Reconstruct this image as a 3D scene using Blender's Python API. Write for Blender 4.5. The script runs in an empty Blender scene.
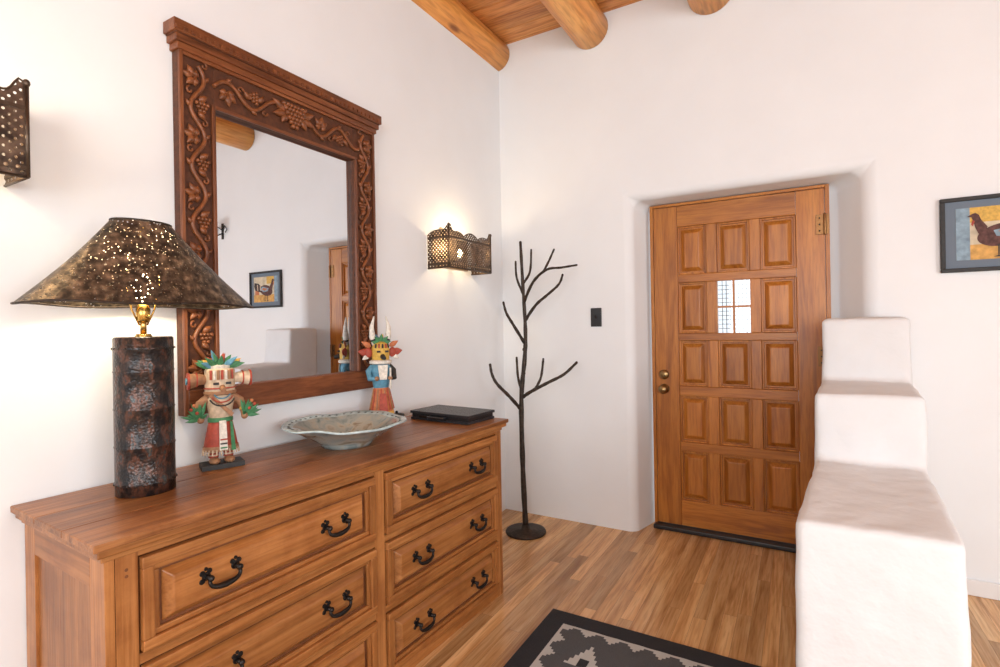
import bpy, bmesh, math, random
from mathutils import Vector, Matrix, Euler
random.seed(7)
S=bpy.context.scene
try:
    S.view_settings.view_transform='Standard'
    S.view_settings.look='None'
except Exception as e: print(e)

# ------------------------------------------------------------------ materials
def newmat(name):
    m=bpy.data.materials.new(name); m.use_nodes=True
    nt=m.node_tree; return m,nt,nt.nodes['Principled BSDF'],nt.nodes['Material Output']
def N(nt,t,**kw):
    n=nt.nodes.new(t)
    for k,v in kw.items(): setattr(n,k,v)
    return n
def coords(nt,scale=(1,1,1)):
    tc=N(nt,'ShaderNodeTexCoord'); mp=N(nt,'ShaderNodeMapping')
    mp.inputs['Scale'].default_value=scale
    nt.links.new(tc.outputs['Object'],mp.inputs['Vector']); return mp.outputs['Vector']
def ramp(nt,stops):
    r=N(nt,'ShaderNodeValToRGB'); el=r.color_ramp.elements
    while len(el)<len(stops): el.new(0.5)
    for e,(p,c) in zip(el,stops): e.position=p; e.color=(c[0],c[1],c[2],1)
    return r
def plain(name,col,rough=0.5,metal=0,bump=0,bscale=60,var=0.0,coat=0):
    m,nt,p,o=newmat(name)
    p.inputs['Base Color'].default_value=(*col,1); p.inputs['Roughness'].default_value=rough; p.inputs['Metallic'].default_value=metal
    if coat: p.inputs['Coat Weight'].default_value=coat
    n=N(nt,'ShaderNodeTexNoise'); n.inputs['Scale'].default_value=bscale; n.inputs['Detail'].default_value=4
    nt.links.new(coords(nt),n.inputs['Vector'])
    if var:
        r=ramp(nt,[(0.3,[c*(1-var) for c in col]),(0.7,[min(1,c*(1+var)) for c in col])])
        nt.links.new(n.outputs['Fac'],r.inputs['Fac']); nt.links.new(r.outputs['Color'],p.inputs['Base Color'])
    if bump:
        b=N(nt,'ShaderNodeBump'); b.inputs['Strength'].default_value=bump; b.inputs['Distance'].default_value=0.01
        nt.links.new(n.outputs['Fac'],b.inputs['Height']); nt.links.new(b.outputs['Normal'],p.inputs['Normal'])
    return m
def wood(name,dark,mid,light,axis='Y',across=26,along=1.6,rough=0.4,island=0.25,bump=0.15,knots=False,fine=0.8,worn=0.0):
    m,nt,p,o=newmat(name); sc=[across]*3; sc['XYZ'.index(axis)]=along
    geo=N(nt,'ShaderNodeNewGeometry')
    tc=N(nt,'ShaderNodeTexCoord'); add=N(nt,'ShaderNodeVectorMath',operation='ADD')
    mulr=N(nt,'ShaderNodeMath',operation='MULTIPLY'); mulr.inputs[1].default_value=17.0
    nt.links.new(geo.outputs['Random Per Island'],mulr.inputs[0])
    comb=N(nt,'ShaderNodeCombineXYZ')
    for i in range(3): nt.links.new(mulr.outputs[0],comb.inputs[i])
    nt.links.new(tc.outputs['Object'],add.inputs[0]); nt.links.new(comb.outputs[0],add.inputs[1])
    mp=N(nt,'ShaderNodeMapping'); mp.inputs['Scale'].default_value=sc
    nt.links.new(add.outputs[0],mp.inputs['Vector'])
    n=N(nt,'ShaderNodeTexNoise'); n.inputs['Scale'].default_value=1; n.inputs['Detail'].default_value=5; n.inputs['Distortion'].default_value=0.9
    nt.links.new(mp.outputs[0],n.inputs['Vector'])
    r=ramp(nt,[(0.28,dark),(0.48,mid),(0.70,light)]); nt.links.new(n.outputs['Fac'],r.inputs['Fac'])
    mp2=N(nt,'ShaderNodeMapping'); mp2.inputs['Scale'].default_value=[s*6 for s in sc]
    nt.links.new(add.outputs[0],mp2.inputs['Vector'])
    n2=N(nt,'ShaderNodeTexNoise'); n2.inputs['Scale'].default_value=1; n2.inputs['Detail'].default_value=2
    nt.links.new(mp2.outputs[0],n2.inputs['Vector'])
    r2=ramp(nt,[(0.35,(0.68,0.60,0.52)),(0.55,(1,1,1))]); nt.links.new(n2.outputs['Fac'],r2.inputs['Fac'])
    mx=N(nt,'ShaderNodeMix',data_type='RGBA',blend_type='MULTIPLY'); mx.inputs[0].default_value=fine
    nt.links.new(r.outputs['Color'],mx.inputs[6]); nt.links.new(r2.outputs['Color'],mx.inputs[7])
    hs=N(nt,'ShaderNodeHueSaturation')
    mr=N(nt,'ShaderNodeMapRange'); mr.inputs['To Min'].default_value=1-island; mr.inputs['To Max'].default_value=1+island
    nt.links.new(geo.outputs['Random Per Island'],mr.inputs['Value']); nt.links.new(mr.outputs[0],hs.inputs['Value'])
    nt.links.new(mx.outputs[2],hs.inputs['Color'])
    last=hs.outputs['Color']
    if worn:
        nw=N(nt,'ShaderNodeTexNoise'); nw.inputs['Scale'].default_value=6.5; nw.inputs['Detail'].default_value=6; nw.inputs['Roughness'].default_value=0.65
        nt.links.new(add.outputs[0],nw.inputs['Vector'])
        rw=ramp(nt,[(0.35,(0.66,0.56,0.48)),(0.55,(1,1,1)),(0.75,(1.0,1.0,1.0))]); nt.links.new(nw.outputs['Fac'],rw.inputs['Fac'])
        mw=N(nt,'ShaderNodeMix',data_type='RGBA',blend_type='MULTIPLY'); mw.inputs[0].default_value=worn
        nt.links.new(last,mw.inputs[6]); nt.links.new(rw.outputs['Color'],mw.inputs[7]); last=mw.outputs[2]
    if knots:
        v=N(nt,'ShaderNodeTexVoronoi'); v.inputs['Scale'].default_value=1
        mp3=N(nt,'ShaderNodeMapping'); s3=[7]*3; s3['XYZ'.index(axis)]=2.2; mp3.inputs['Scale'].default_value=s3
        nt.links.new(add.outputs[0],mp3.inputs['Vector']); nt.links.new(mp3.outputs[0],v.inputs['Vector'])
        r3=ramp(nt,[(0.06,(0.25,0.13,0.07)),(0.16,(1,1,1))]); nt.links.new(v.outputs['Distance'],r3.inputs['Fac'])
        m3=N(nt,'ShaderNodeMix',data_type='RGBA',blend_type='MULTIPLY'); m3.inputs[0].default_value=0.85
        nt.links.new(last,m3.inputs[6]); nt.links.new(r3.outputs['Color'],m3.inputs[7]); last=m3.outputs[2]
    nt.links.new(last,p.inputs['Base Color'])
    b=N(nt,'ShaderNodeBump'); b.inputs['Strength'].default_value=bump; b.inputs['Distance'].default_value=0.004
    nt.links.new(n2.outputs['Fac'],b.inputs['Height']); nt.links.new(b.outputs['Normal'],p.inputs['Normal'])
    p.inputs['Roughness'].default_value=rough
    return m

def plaster(name,col,s=5,strength=0.25):
    m,nt,p,o=newmat(name)
    n=N(nt,'ShaderNodeTexNoise'); n.inputs['Scale'].default_value=s; n.inputs['Detail'].default_value=4
    nt.links.new(coords(nt),n.inputs['Vector'])
    r=ramp(nt,[(0.3,[c*0.97 for c in col]),(0.7,col)])
    nt.links.new(n.outputs['Fac'],r.inputs['Fac']); nt.links.new(r.outputs['Color'],p.inputs['Base Color'])
    b=N(nt,'ShaderNodeBump'); b.inputs['Strength'].default_value=strength; b.inputs['Distance'].default_value=0.02
    nt.links.new(n.outputs['Fac'],b.inputs['Height']); nt.links.new(b.outputs['Normal'],p.inputs['Normal'])
    p.inputs['Roughness'].default_value=0.8
    return m
M_wall=plaster('white_plaster',(0.84,0.865,0.885),3.5,0.18)
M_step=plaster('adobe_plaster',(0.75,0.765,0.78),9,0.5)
M_floor=wood('oak_floor',(0.38,0.19,0.072),(0.62,0.36,0.155),(0.74,0.49,0.25),'Y',20,1.2,0.26,0.27,0.04,False,0.6)
M_gap=plain('floor_gap',(0.16,0.07,0.025),0.8)
M_ceil=wood('pine_ceiling',(0.34,0.11,0.025),(0.58,0.23,0.06),(0.70,0.34,0.11),'X',14,1.2,0.45,0.25,0.1,True)
M_log=wood('viga_log',(0.55,0.20,0.04),(0.78,0.34,0.08),(0.88,0.47,0.15),'Y',9,0.9,0.4,0.06,0.15,True)
DW=((0.26,0.095,0.024),(0.39,0.152,0.042),(0.49,0.21,0.068))
M_dwY=wood('dresser_wood_h',*DW,'Y',22,1.0,0.34,0.12,0.25,False,0.6,0.75)
M_dwZ=wood('dresser_wood_v',*DW,'Z',22,1.0,0.34,0.12,0.25,False,0.6,0.75)
M_dwX=wood('dresser_wood_x',*DW,'X',22,1.0,0.34,0.12,0.25,False,0.6,0.75)
M_dwT=wood('dresser_top_wood',(0.17,0.062,0.02),(0.30,0.115,0.036),(0.42,0.18,0.062),'Y',26,1.1,0.36,0.10,0.3,False,0.75,0.95)
M_groove=plain('dresser_shadow_wood',(0.17,0.055,0.016),0.6,var=0.2)
OW=((0.28,0.088,0.012),(0.43,0.150,0.022),(0.52,0.205,0.036))
M_doZ=wood('door_wood_v',*OW,'Z',20,1.5,0.36,0.12,0.15,False,0.6)
M_doX=wood('door_wood_h',*OW,'X',20,1.5,0.36,0.12,0.15,False,0.6)
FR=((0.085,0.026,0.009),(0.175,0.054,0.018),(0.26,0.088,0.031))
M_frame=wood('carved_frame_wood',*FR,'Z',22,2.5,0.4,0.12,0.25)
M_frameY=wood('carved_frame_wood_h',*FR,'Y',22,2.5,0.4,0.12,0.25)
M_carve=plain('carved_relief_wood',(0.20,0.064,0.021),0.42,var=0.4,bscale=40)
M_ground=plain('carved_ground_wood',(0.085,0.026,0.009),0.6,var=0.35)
M_iron=plain('black_iron',(0.03,0.026,0.024),0.42,0.75,0.3,60)
M_bronze=plain('dark_bronze',(0.045,0.032,0.024),0.5,0.6,0.4,50,0.4)
M_brass=plain('brass',(0.65,0.42,0.12),0.25,1.0)
M_obrass=plain('antique_brass',(0.30,0.20,0.09),0.3,1.0)
M_hinge=plain('aged_brass',(0.26,0.13,0.05),0.4,0.8,0.1)
M_black=plain('black_plastic',(0.012,0.012,0.014),0.35)
M_leather=plain('black_leather',(0.018,0.018,0.022),0.38,0,0.3,300)
M_white=plain('white_paint',(0.8,0.8,0.8),0.5)
def simple(n,c,r=0.6): return plain(n,c,r,0,0.1,80,0.22)
M_red=simple('paint_red',(0.36,0.055,0.03)); M_green=simple('paint_green',(0.05,0.20,0.085)); M_blue=simple('paint_blue',(0.09,0.25,0.36))
M_cream=simple('paint_cream',(0.58,0.45,0.32)); M_tan=simple('paint_tan',(0.32,0.16,0.08)); M_yel=simple('paint_yellow',(0.62,0.38,0.07))
M_pwhite=simple('paint_white',(0.68,0.64,0.57)); M_pblack=simple('paint_black',(0.02,0.02,0.02)); M_orange=simple('paint_orange',(0.50,0.16,0.06))
def mirror_mat():
    m,nt,p,o=newmat('mirror_silver'); p.inputs['Base Color'].default_value=(0.76,0.80,0.84,1); p.inputs['Metallic'].default_value=1; p.inputs['Roughness'].default_value=0.0
    return m
M_mirror=mirror_mat()
def glass():
    m,nt,p,o=newmat('window_glass'); t=N(nt,'ShaderNodeBsdfTransparent'); g=N(nt,'ShaderNodeBsdfGlossy'); g.inputs['Roughness'].default_value=0.02
    mx=N(nt,'ShaderNodeMixShader'); mx.inputs[0].default_value=0.06
    nt.links.new(t.outputs[0],mx.inputs[1]); nt.links.new(g.outputs[0],mx.inputs[2]); nt.links.new(mx.outputs[0],o.inputs['Surface']); return m
M_glass=glass()
def emis(name,col,s):
    m,nt,p,o=newmat(name); p.inputs['Base Color'].default_value=(*col,1)
    p.inputs['Emission Color'].default_value=(*col,1); p.inputs['Emission Strength'].default_value=s; return m
M_bulb=emis('bulb_glow',(1.0,0.80,0.50),14)
M_fillpane=emis('fill_pane_glow',(0.85,0.93,1.0),1.2)  # glowing pane for the invented windows that carry the fill lights
def pierced_grid():   # pierced tin: staggered grid of real holes
    m,nt,p,o=newmat('pierced_tin')
    n=N(nt,'ShaderNodeTexNoise'); n.inputs['Scale'].default_value=30; nt.links.new(coords(nt),n.inputs['Vector'])
    r=ramp(nt,[(0.35,(0.05,0.035,0.028)),(0.65,(0.20,0.14,0.10))]); nt.links.new(n.outputs['Fac'],r.inputs['Fac']); nt.links.new(r.outputs['Color'],p.inputs['Base Color'])
    p.inputs['Metallic'].default_value=0.8; p.inputs['Roughness'].default_value=0.4
    tc=N(nt,'ShaderNodeTexCoord'); sp=N(nt,'ShaderNodeSeparateXYZ'); nt.links.new(tc.outputs['Object'],sp.inputs[0])
    a=N(nt,'ShaderNodeMath',operation='ADD'); nt.links.new(sp.outputs[0],a.inputs[0]); nt.links.new(sp.outputs[1],a.inputs[1])
    u=N(nt,'ShaderNodeMath',operation='ADD'); nt.links.new(a.outputs[0],u.inputs[0]); nt.links.new(sp.outputs[2],u.inputs[1])
    v=N(nt,'ShaderNodeMath',operation='SUBTRACT'); nt.links.new(a.outputs[0],v.inputs[0]); nt.links.new(sp.outputs[2],v.inputs[1])
    def fr(sock,s):
        k=N(nt,'ShaderNodeMath',operation='MULTIPLY'); k.inputs[1].default_value=s; nt.links.new(sock,k.inputs[0])
        f=N(nt,'ShaderNodeMath',operation='FRACT'); nt.links.new(k.outputs[0],f.inputs[0])
        d=N(nt,'ShaderNodeMath',operation='SUBTRACT'); d.inputs[1].default_value=0.5; nt.links.new(f.outputs[0],d.inputs[0])
        q=N(nt,'ShaderNodeMath',operation='MULTIPLY'); nt.links.new(d.outputs[0],q.inputs[0]); nt.links.new(d.outputs[0],q.inputs[1]); return q.outputs[0]
    s=N(nt,'ShaderNodeMath',operation='ADD'); nt.links.new(fr(u.outputs[0],44),s.inputs[0]); nt.links.new(fr(v.outputs[0],44),s.inputs[1])
    lt=N(nt,'ShaderNodeMath',operation='LESS_THAN'); lt.inputs[1].default_value=0.045; nt.links.new(s.outputs[0],lt.inputs[0])
    t=N(nt,'ShaderNodeBsdfTransparent'); mx=N(nt,'ShaderNodeMixShader')
    nt.links.new(lt.outputs[0],mx.inputs[0]); nt.links.new(p.outputs[0],mx.inputs[1]); nt.links.new(t.outputs[0],mx.inputs[2]); nt.links.new(mx.outputs[0],o.inputs['Surface'])
    return m
M_tin=pierced_grid()
M_tinsolid=plain('tin_edge',(0.10,0.07,0.05),0.4,0.8,0.2)
M_tinwarm=plain('tin_backplate',(0.45,0.32,0.20),0.45,0.6,0.2)
def shade_mat():
    m,nt,p,o=newmat('hammered_bronze_shade')
    v=N(nt,'ShaderNodeTexVoronoi'); v.inputs['Scale'].default_value=120; nt.links.new(coords(nt),v.inputs['Vector'])
    n=N(nt,'ShaderNodeTexNoise'); n.inputs['Scale'].default_value=45; n.inputs['Detail'].default_value=5; nt.links.new(coords(nt),n.inputs['Vector'])
    r=ramp(nt,[(0.38,(0.055,0.046,0.038)),(0.55,(0.16,0.125,0.09)),(0.7,(0.38,0.30,0.21))]); nt.links.new(n.outputs['Fac'],r.inputs['Fac'])
    nt.links.new(r.outputs['Color'],p.inputs['Base Color']); p.inputs['Metallic'].default_value=0.75; p.inputs['Roughness'].default_value=0.42
    b=N(nt,'ShaderNodeBump'); b.inputs['Strength'].default_value=0.6; b.inputs['Distance'].default_value=0.005
    nt.links.new(n.outputs['Fac'],b.inputs['Height']); nt.links.new(b.outputs['Normal'],p.inputs['Normal'])
    lt=N(nt,'ShaderNodeMath',operation='LESS_THAN'); lt.inputs[1].default_value=0.215; nt.links.new(v.outputs['Distance'],lt.inputs[0])
    t=N(nt,'ShaderNodeBsdfTransparent'); mx=N(nt,'ShaderNodeMixShader')
    nt.links.new(lt.outputs[0],mx.inputs[0]); nt.links.new(p.outputs[0],mx.inputs[1]); nt.links.new(t.outputs[0],mx.inputs[2]); nt.links.new(mx.outputs[0],o.inputs['Surface'])
    return m
M_shade=shade_mat()
def lampbase_mat():
    m,nt,p,o=newmat('lamp_patina')
    n=N(nt,'ShaderNodeTexNoise'); n.inputs['Scale'].default_value=48; n.inputs['Detail'].default_value=6; nt.links.new(coords(nt,(1,1,0.6)),n.inputs['Vector'])
    r=ramp(nt,[(0.40,(0.010,0.010,0.012)),(0.52,(0.035,0.022,0.018)),(0.60,(0.11,0.045,0.028)),(0.66,(0.03,0.045,0.05)),(0.78,(0.16,0.13,0.10))])
    nt.links.new(n.outputs['Fac'],r.inputs['Fac']); nt.links.new(r.outputs['Color'],p.inputs['Base Color'])
    v=N(nt,'ShaderNodeTexVoronoi'); v.inputs['Scale'].default_value=130; nt.links.new(coords(nt),v.inputs['Vector'])
    b=N(nt,'ShaderNodeBump'); b.inputs['Strength'].default_value=0.4; b.inputs['Distance'].default_value=0.003
    nt.links.new(v.outputs['Distance'],b.inputs['Height']); nt.links.new(b.outputs['Normal'],p.inputs['Normal'])
    p.inputs['Metallic'].default_value=0.3; p.inputs['Roughness'].default_value=0.3; return m
M_lbase=lampbase_mat()
def bowl_mat():
    m,nt,p,o=newmat('glazed_ceramic')
    n=N(nt,'ShaderNodeTexNoise'); n.inputs['Scale'].default_value=14; n.inputs['Detail'].default_value=6; n.inputs['Distortion'].default_value=1.0; nt.links.new(coords(nt),n.inputs['Vector'])
    r=ramp(nt,[(0.32,(0.14,0.20,0.21)),(0.46,(0.33,0.38,0.37)),(0.58,(0.42,0.42,0.37)),(0.74,(0.22,0.17,0.11))])
    nt.links.new(n.outputs['Fac'],r.inputs['Fac']); nt.links.new(r.outputs['Color'],p.inputs['Base Color']); p.inputs['Roughness'].default_value=0.15
    p.inputs['Coat Weight'].default_value=0.4; return m
M_bowl=bowl_mat()
M_bowlrim=plain('ceramic_rim_glaze',(0.42,0.52,0.54),0.2,0,0.1,40,0.3)
M_bowldot=plain('ceramic_dark_glaze',(0.10,0.12,0.12),0.25)

# ------------------------------------------------------------------ mesh builder
class MB:
    def __init__(s): s.v=[];s.f=[];s.m=[];s.sm=[];s.mats=[];s.M=Matrix.Identity(4)
    def mi(s,mat):
        if mat not in s.mats: s.mats.append(mat)
        return s.mats.index(mat)
    def av(s,co): s.v.append(tuple(s.M@Vector(co))); return len(s.v)-1
    def af(s,ids,mat,smooth=False): s.f.append(tuple(ids)); s.m.append(s.mi(mat)); s.sm.append(smooth)
    def hexa(s,p,mat):  # p: 4 bottom, 4 top
        i=[s.av(c) for c in p]
        for q in ((0,1,2,3),(4,5,6,7),(0,1,5,4),(1,2,6,5),(2,3,7,6),(3,0,4,7)): s.af([i[k] for k in q],mat)
    def box(s,x0,x1,y0,y1,z0,z1,mat):
        s.hexa([(x0,y0,z0),(x1,y0,z0),(x1,y1,z0),(x0,y1,z0),(x0,y0,z1),(x1,y0,z1),(x1,y1,z1),(x0,y1,z1)],mat)
    def fieldX(s,x0,x1,y0,y1,z0,z1,c,mat): # raised field facing +X
        s.hexa([(x0,y0,z0),(x0,y1,z0),(x0,y1,z1),(x0,y0,z1),(x1,y0+c,z0+c),(x1,y1-c,z0+c),(x1,y1-c,z1-c),(x1,y0+c,z1-c)],mat)
    def fieldY(s,y0,y1,x0,x1,z0,z1,c,mat):
        s.hexa([(x0,y0,z0),(x1,y0,z0),(x1,y0,z1),(x0,y0,z1),(x0+c,y1,z0+c),(x1-c,y1,z0+c),(x1-c,y1,z1-c),(x0+c,y1,z1-c)],mat)
    def tube(s,pts,rads,mat,seg=10,caps=True,flat=1.0):
        pts=[Vector(p) for p in pts]
        if not hasattr(rads,'__len__'): rads=[rads]*len(pts)
        rings=[];up=None
        for i,p in enumerate(pts):
            t=(pts[min(i+1,len(pts)-1)]-pts[max(i-1,0)]).normalized()
            if up is None:
                a=Vector((0,0,1)) if abs(t.z)<0.9 else Vector((1,0,0)); up=(a-t*a.dot(t)).normalized()
            else: up=(up-t*up.dot(t)).normalized()
            w=t.cross(up); r=rads[i]
            rings.append([s.av(p+up*(math.cos(2*math.pi*k/seg)*r)+w*(math.sin(2*math.pi*k/seg)*r*flat)) for k in range(seg)])
        for a,b in zip(rings,rings[1:]):
            for k in range(seg): s.af((a[k],a[(k+1)%seg],b[(k+1)%seg],b[k]),mat,True)
        if caps: s.af(rings[0][::-1],mat); s.af(rings[-1],mat)
    def cyl(s,p0,p1,r0,r1,mat,seg=24): s.tube([p0,p1],[r0,r1],mat,seg)
    def lathe(s,prof,c,mat,seg=48,sx=1,sy=1,close=False,wob=None):
        rings=[]
        for j,(r,z) in enumerate(prof):
            ring=[]
            for k in range(seg):
                a=2*math.pi*k/seg; w=wob(a,j) if wob else (1,0)
                ring.append(s.av((c[0]+math.cos(a)*r*sx*w[0],c[1]+math.sin(a)*r*sy*w[0],c[2]+z+w[1])))
            rings.append(ring)
        prs=list(zip(rings,rings[1:]))
        if close: prs.append((rings[-1],rings[0]))
        for j,(a,b) in enumerate(prs):
            mm=mat(j) if callable(mat) else mat
            for k in range(seg): s.af((a[k],a[(k+1)%seg],b[(k+1)%seg],b[k]),mm,True)
        if not close:
            mm=mat(0) if callable(mat) else mat
            if prof[0][0]>1e-4 and prof[0][0]<9: s.af(rings[0][::-1],mm)
            s.af(rings[-1],mm)
    def ell(s,c,r,mat,rot=None,seg=14,rg=8):
        old=s.M; R=rot.to_4x4() if rot else Matrix.Identity(4)
        s.M=old@Matrix.Translation(c)@R
        rows=[]
        for i in range(rg+1):
            ph=math.pi*i/rg; n=1 if i in(0,rg) else seg
            rows.append([s.av((r[0]*math.sin(ph)*math.cos(2*math.pi*k/seg),r[1]*math.sin(ph)*math.sin(2*math.pi*k/seg),r[2]*math.cos(ph))) for k in range(n)])
        for a,b in zip(rows,rows[1:]):
            for k in range(seg):
                if len(a)==1: s.af((a[0],b[k],b[(k+1)%seg]),mat,True)
                elif len(b)==1: s.af((a[k],b[0],a[(k+1)%seg]),mat,True)
                else: s.af((a[k],b[k],b[(k+1)%seg],a[(k+1)%seg]),mat,True)
        s.M=old
    def leaf(s,base,dirv,nrm,L,W,T,mat,seg=8):
        base=Vector(base);d=Vector(dirv).normalized();n=Vector(nrm);n=(n-d*n.dot(d)).normalized();w=d.cross(n)
        rings=[];st=7
        for i in range(st+1):
            t=i/st; ww=W*(math.sin(math.pi*min(1,t**0.75))*0.98+0.02); tt=T*(math.sin(math.pi*t)*0.9+0.1)
            c=base+d*(L*t)
            rings.append([s.av(c+w*(math.cos(2*math.pi*k/seg)*ww)+n*(math.sin(2*math.pi*k/seg)*tt)) for k in range(seg)])
        for a,b in zip(rings,rings[1:]):
            for k in range(seg): s.af((a[k],a[(k+1)%seg],b[(k+1)%seg],b[k]),mat,True)
        s.af(rings[0][::-1],mat);s.af(rings[-1],mat)
    def prism(s,poly,vec,mat):
        a=[s.av(p) for p in poly]; b=[s.av(Vector(p)+Vector(vec)) for p in poly]; n=len(a)
        s.af(a,mat); s.af(b[::-1],mat)
        for k in range(n): s.af((a[k],a[(k+1)%n],b[(k+1)%n],b[k]),mat)
    def obj(s,name,parent=None,bevel=0,seg=2,loc=None,rot=None,recalc=True):
        me=bpy.data.meshes.new(name); me.from_pydata(s.v,[],s.f)
        for m in s.mats: me.materials.append(m)
        me.polygons.foreach_set('material_index',s.m); me.polygons.foreach_set('use_smooth',s.sm)
        if recalc:
            bm=bmesh.new(); bm.from_mesh(me); bmesh.ops.recalc_face_normals(bm,faces=bm.faces); bm.to_mesh(me); bm.free()
        me.update()
        o=bpy.data.objects.new(name,me); S.collection.objects.link(o)
        if loc: o.location=loc
        if rot: o.rotation_euler=rot
        if parent: o.parent=parent
        if bevel:
            b=o.modifiers.new('Bevel','BEVEL'); b.width=bevel; b.segments=seg; b.limit_method='ANGLE'; b.angle_limit=math.radians(35); b.harden_normals=False
        return o
def empty(name,loc=(0,0,0),rot=(0,0,0)):
    e=bpy.data.objects.new(name,None); S.collection.objects.link(e); e.location=loc; e.rotation_euler=rot; e.empty_display_size=0.1; return e

XL,XR,YB,YF,H=-1.828,3.2,3.212,-2.5,3.28
# ------------------------------------------------------------------ room shell
b=MB(); b.box(XL-0.1,XR+0.1,YF-0.1,YB+0.4,-0.06,-0.0015,M_gap)
w=0.056; x=XL
while x<XR:
    y=YF-random.random()*0.8
    while y<YB+0.4:
        L=random.uniform(0.5,1.7); y0=max(y,YF); y1=min(y+L,YB+0.4)
        if y1>y0+0.003: 
            i=[b.av(c) for c in ((x+0.0005,y0+0.0005,0),(min(x+w,XR)-0.0005,y0+0.0005,0),(min(x+w,XR)-0.0005,y1-0.0005,0),(x+0.0005,y1-0.0005,0))]
            b.af(i,M_floor)
        y+=L
    x+=w
b.obj('floor',recalc=False)
# ceiling boards
b=MB(); y=YF-0.05
while y<YB+0.05:
    b.box(XL-0.05,XR+0.05,y+0.0015,y+0.1385,H,H+0.03,M_ceil); y+=0.14
b.box(XL-0.05,XR+0.05,YF-0.05,YB+0.1,H+0.031,H+0.06,M_gap)
b.obj('ceiling',bevel=0.004,seg=1)
# vigas
def viga(name,x,z,r):
    b=MB(); pts=[];rd=[];n=24
    ph=random.random()*6
    for i in range(n+1):
        t=i/n; pts.append((x+0.012*math.sin(ph+t*5),YF+0.004+(YB-YF-0.008)*t,z+0.008*math.sin(ph*2+t*4))); rd.append(r*(1+0.035*math.sin(ph+t*9)))
    b.tube(pts,rd,M_log,28); return b.obj(name)
viga('viga_beam',XL-0.018,3.203,0.108)
for i,x in enumerate((-1.155,-0.405,0.345,1.09,1.85,2.61)): viga('viga_beam',x,3.194,0.122)
# back wall with splayed door niche
b=MB()
xs=[XL,-0.905,0.30,XR]; zs=[0,2.066,H+0.02]
def gv(x,z,y=YB): return b.av((x,y,z))
g=[[gv(x,z) for z in zs] for x in xs]
for i in range(3):
    for j in range(2):
        if (i,j)==(1,0): continue
        b.af((g[i][j],g[i+1][j],g[i+1][j+1],g[i][j+1]),M_wall)
yi=YB+0.30
A=b.av((-0.828,yi,0));Bv=b.av((-0.828,yi,2.05));C=b.av((0.148,yi,2.05));D=b.av((0.148,yi,0))
b.af((g[1][0],g[1][1],Bv,A),M_wall); b.af((g[1][1],g[2][1],C,Bv),M_wall); b.af((g[2][1],g[2][0],D,C),M_wall)
o=b.obj('wall_back',bevel=0.05,seg=6)
for p in o.data.polygons: p.use_smooth=True
o.modifiers['Bevel'].harden_normals=True; o.modifiers['Bevel'].angle_limit=math.radians(25)
def wallbox(name,*a):
    b=MB(); b.box(*a,M_wall); return b.obj(name)
wallbox('wall_left',XL-0.1,XL,YF,YB,0,H)
wallbox('wall_right',XR,XR+0.1,YF,YB,0,H)
wallbox('wall_front',XL,XR,YF-0.1,YF,0,H)
b=MB(); b.box(0.44,XR,YB-0.014,YB-0.001,0,0.075,M_white); b.obj('baseboard_back',bevel=0.004)

# invented windows, out of view, added to hold the room's fill lights
def fill_window(name,axis,pos,a0,a1,z0,z1,power):
    b=MB(); f=0.06
    def bx(u0,u1,v0,v1,d0,d1,m):
        if axis=='X': b.box(pos-d1,pos-d0,u0,u1,v0,v1,m)
        else: b.box(u0,u1,pos+d0,pos+d1,v0,v1,m)
    bx(a0-f,a1+f,z0-f,z0,0.001,0.04,M_dwY); bx(a0-f,a1+f,z1,z1+f,0.001,0.04,M_dwY)
    bx(a0-f,a0,z0,z1,0.001,0.04,M_dwZ); bx(a1,a1+f,z0,z1,0.001,0.04,M_dwZ)
    mid=(a0+a1)/2; bx(mid-0.02,mid+0.02,z0,z1,0.001,0.035,M_dwZ)
    bx(a0,a1,z0,z1,0.001,0.006,M_fillpane)
    b.obj(name,bevel=0.004)
    l=bpy.data.lights.new(name+'_area_fill','AREA'); l.shape='RECTANGLE'; l.size=a1-a0; l.size_y=z1-z0; l.energy=power; l.color=(0.93,0.97,1.0)  # added fill light, set just inside the made-up frame
    lo=bpy.data.objects.new(name+'_area_fill',l); S.collection.objects.link(lo)
    if axis=='X': lo.location=(pos-0.06,mid,(z0+z1)/2); lo.rotation_euler=(0,math.radians(90),0); l.size,l.size_y=z1-z0,a1-a0
    else: lo.location=(mid,pos+0.06,(z0+z1)/2); lo.rotation_euler=(math.radians(90),0,0)
fill_window('fill_window_1','X',XR,-1.6,0.8,0.8,2.5,84)
fill_window('fill_window_2','Y',YF,-1.0,2.2,0.8,2.6,88)

# ------------------------------------------------------------------ door
b=MB(); dy=3.38; X0,X1,Z0,Z1=-0.806,0.125,0.032,2.03
cols=[(-0.661,-0.492),(-0.432,-0.252),(-0.196,-0.014)]
rows=[(0.19,0.50),(0.555,0.845),(0.905,1.19),(1.235,1.55),(1.60,1.90)]
b.box(X0,cols[0][0],dy,dy+0.045,Z0,Z1,M_doZ); b.box(cols[2][1],X1,dy,dy+0.045,Z0,Z1,M_doZ)
zz=[Z0]+[v for r in rows for v in r]+[Z1]
for k in range(0,len(zz),2): b.box(cols[0][0]+0.0005,cols[2][1]-0.0005,dy+0.0008,dy+0.045,zz[k],zz[k+1],M_doX)
for (z0,z1) in rows:
    b.box(cols[0][1],cols[1][0],dy+0.0004,dy+0.045,z0,z1,M_doZ); b.box(cols[1][1],cols[2][0],dy+0.0004,dy+0.045,z0,z1,M_doZ)
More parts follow.
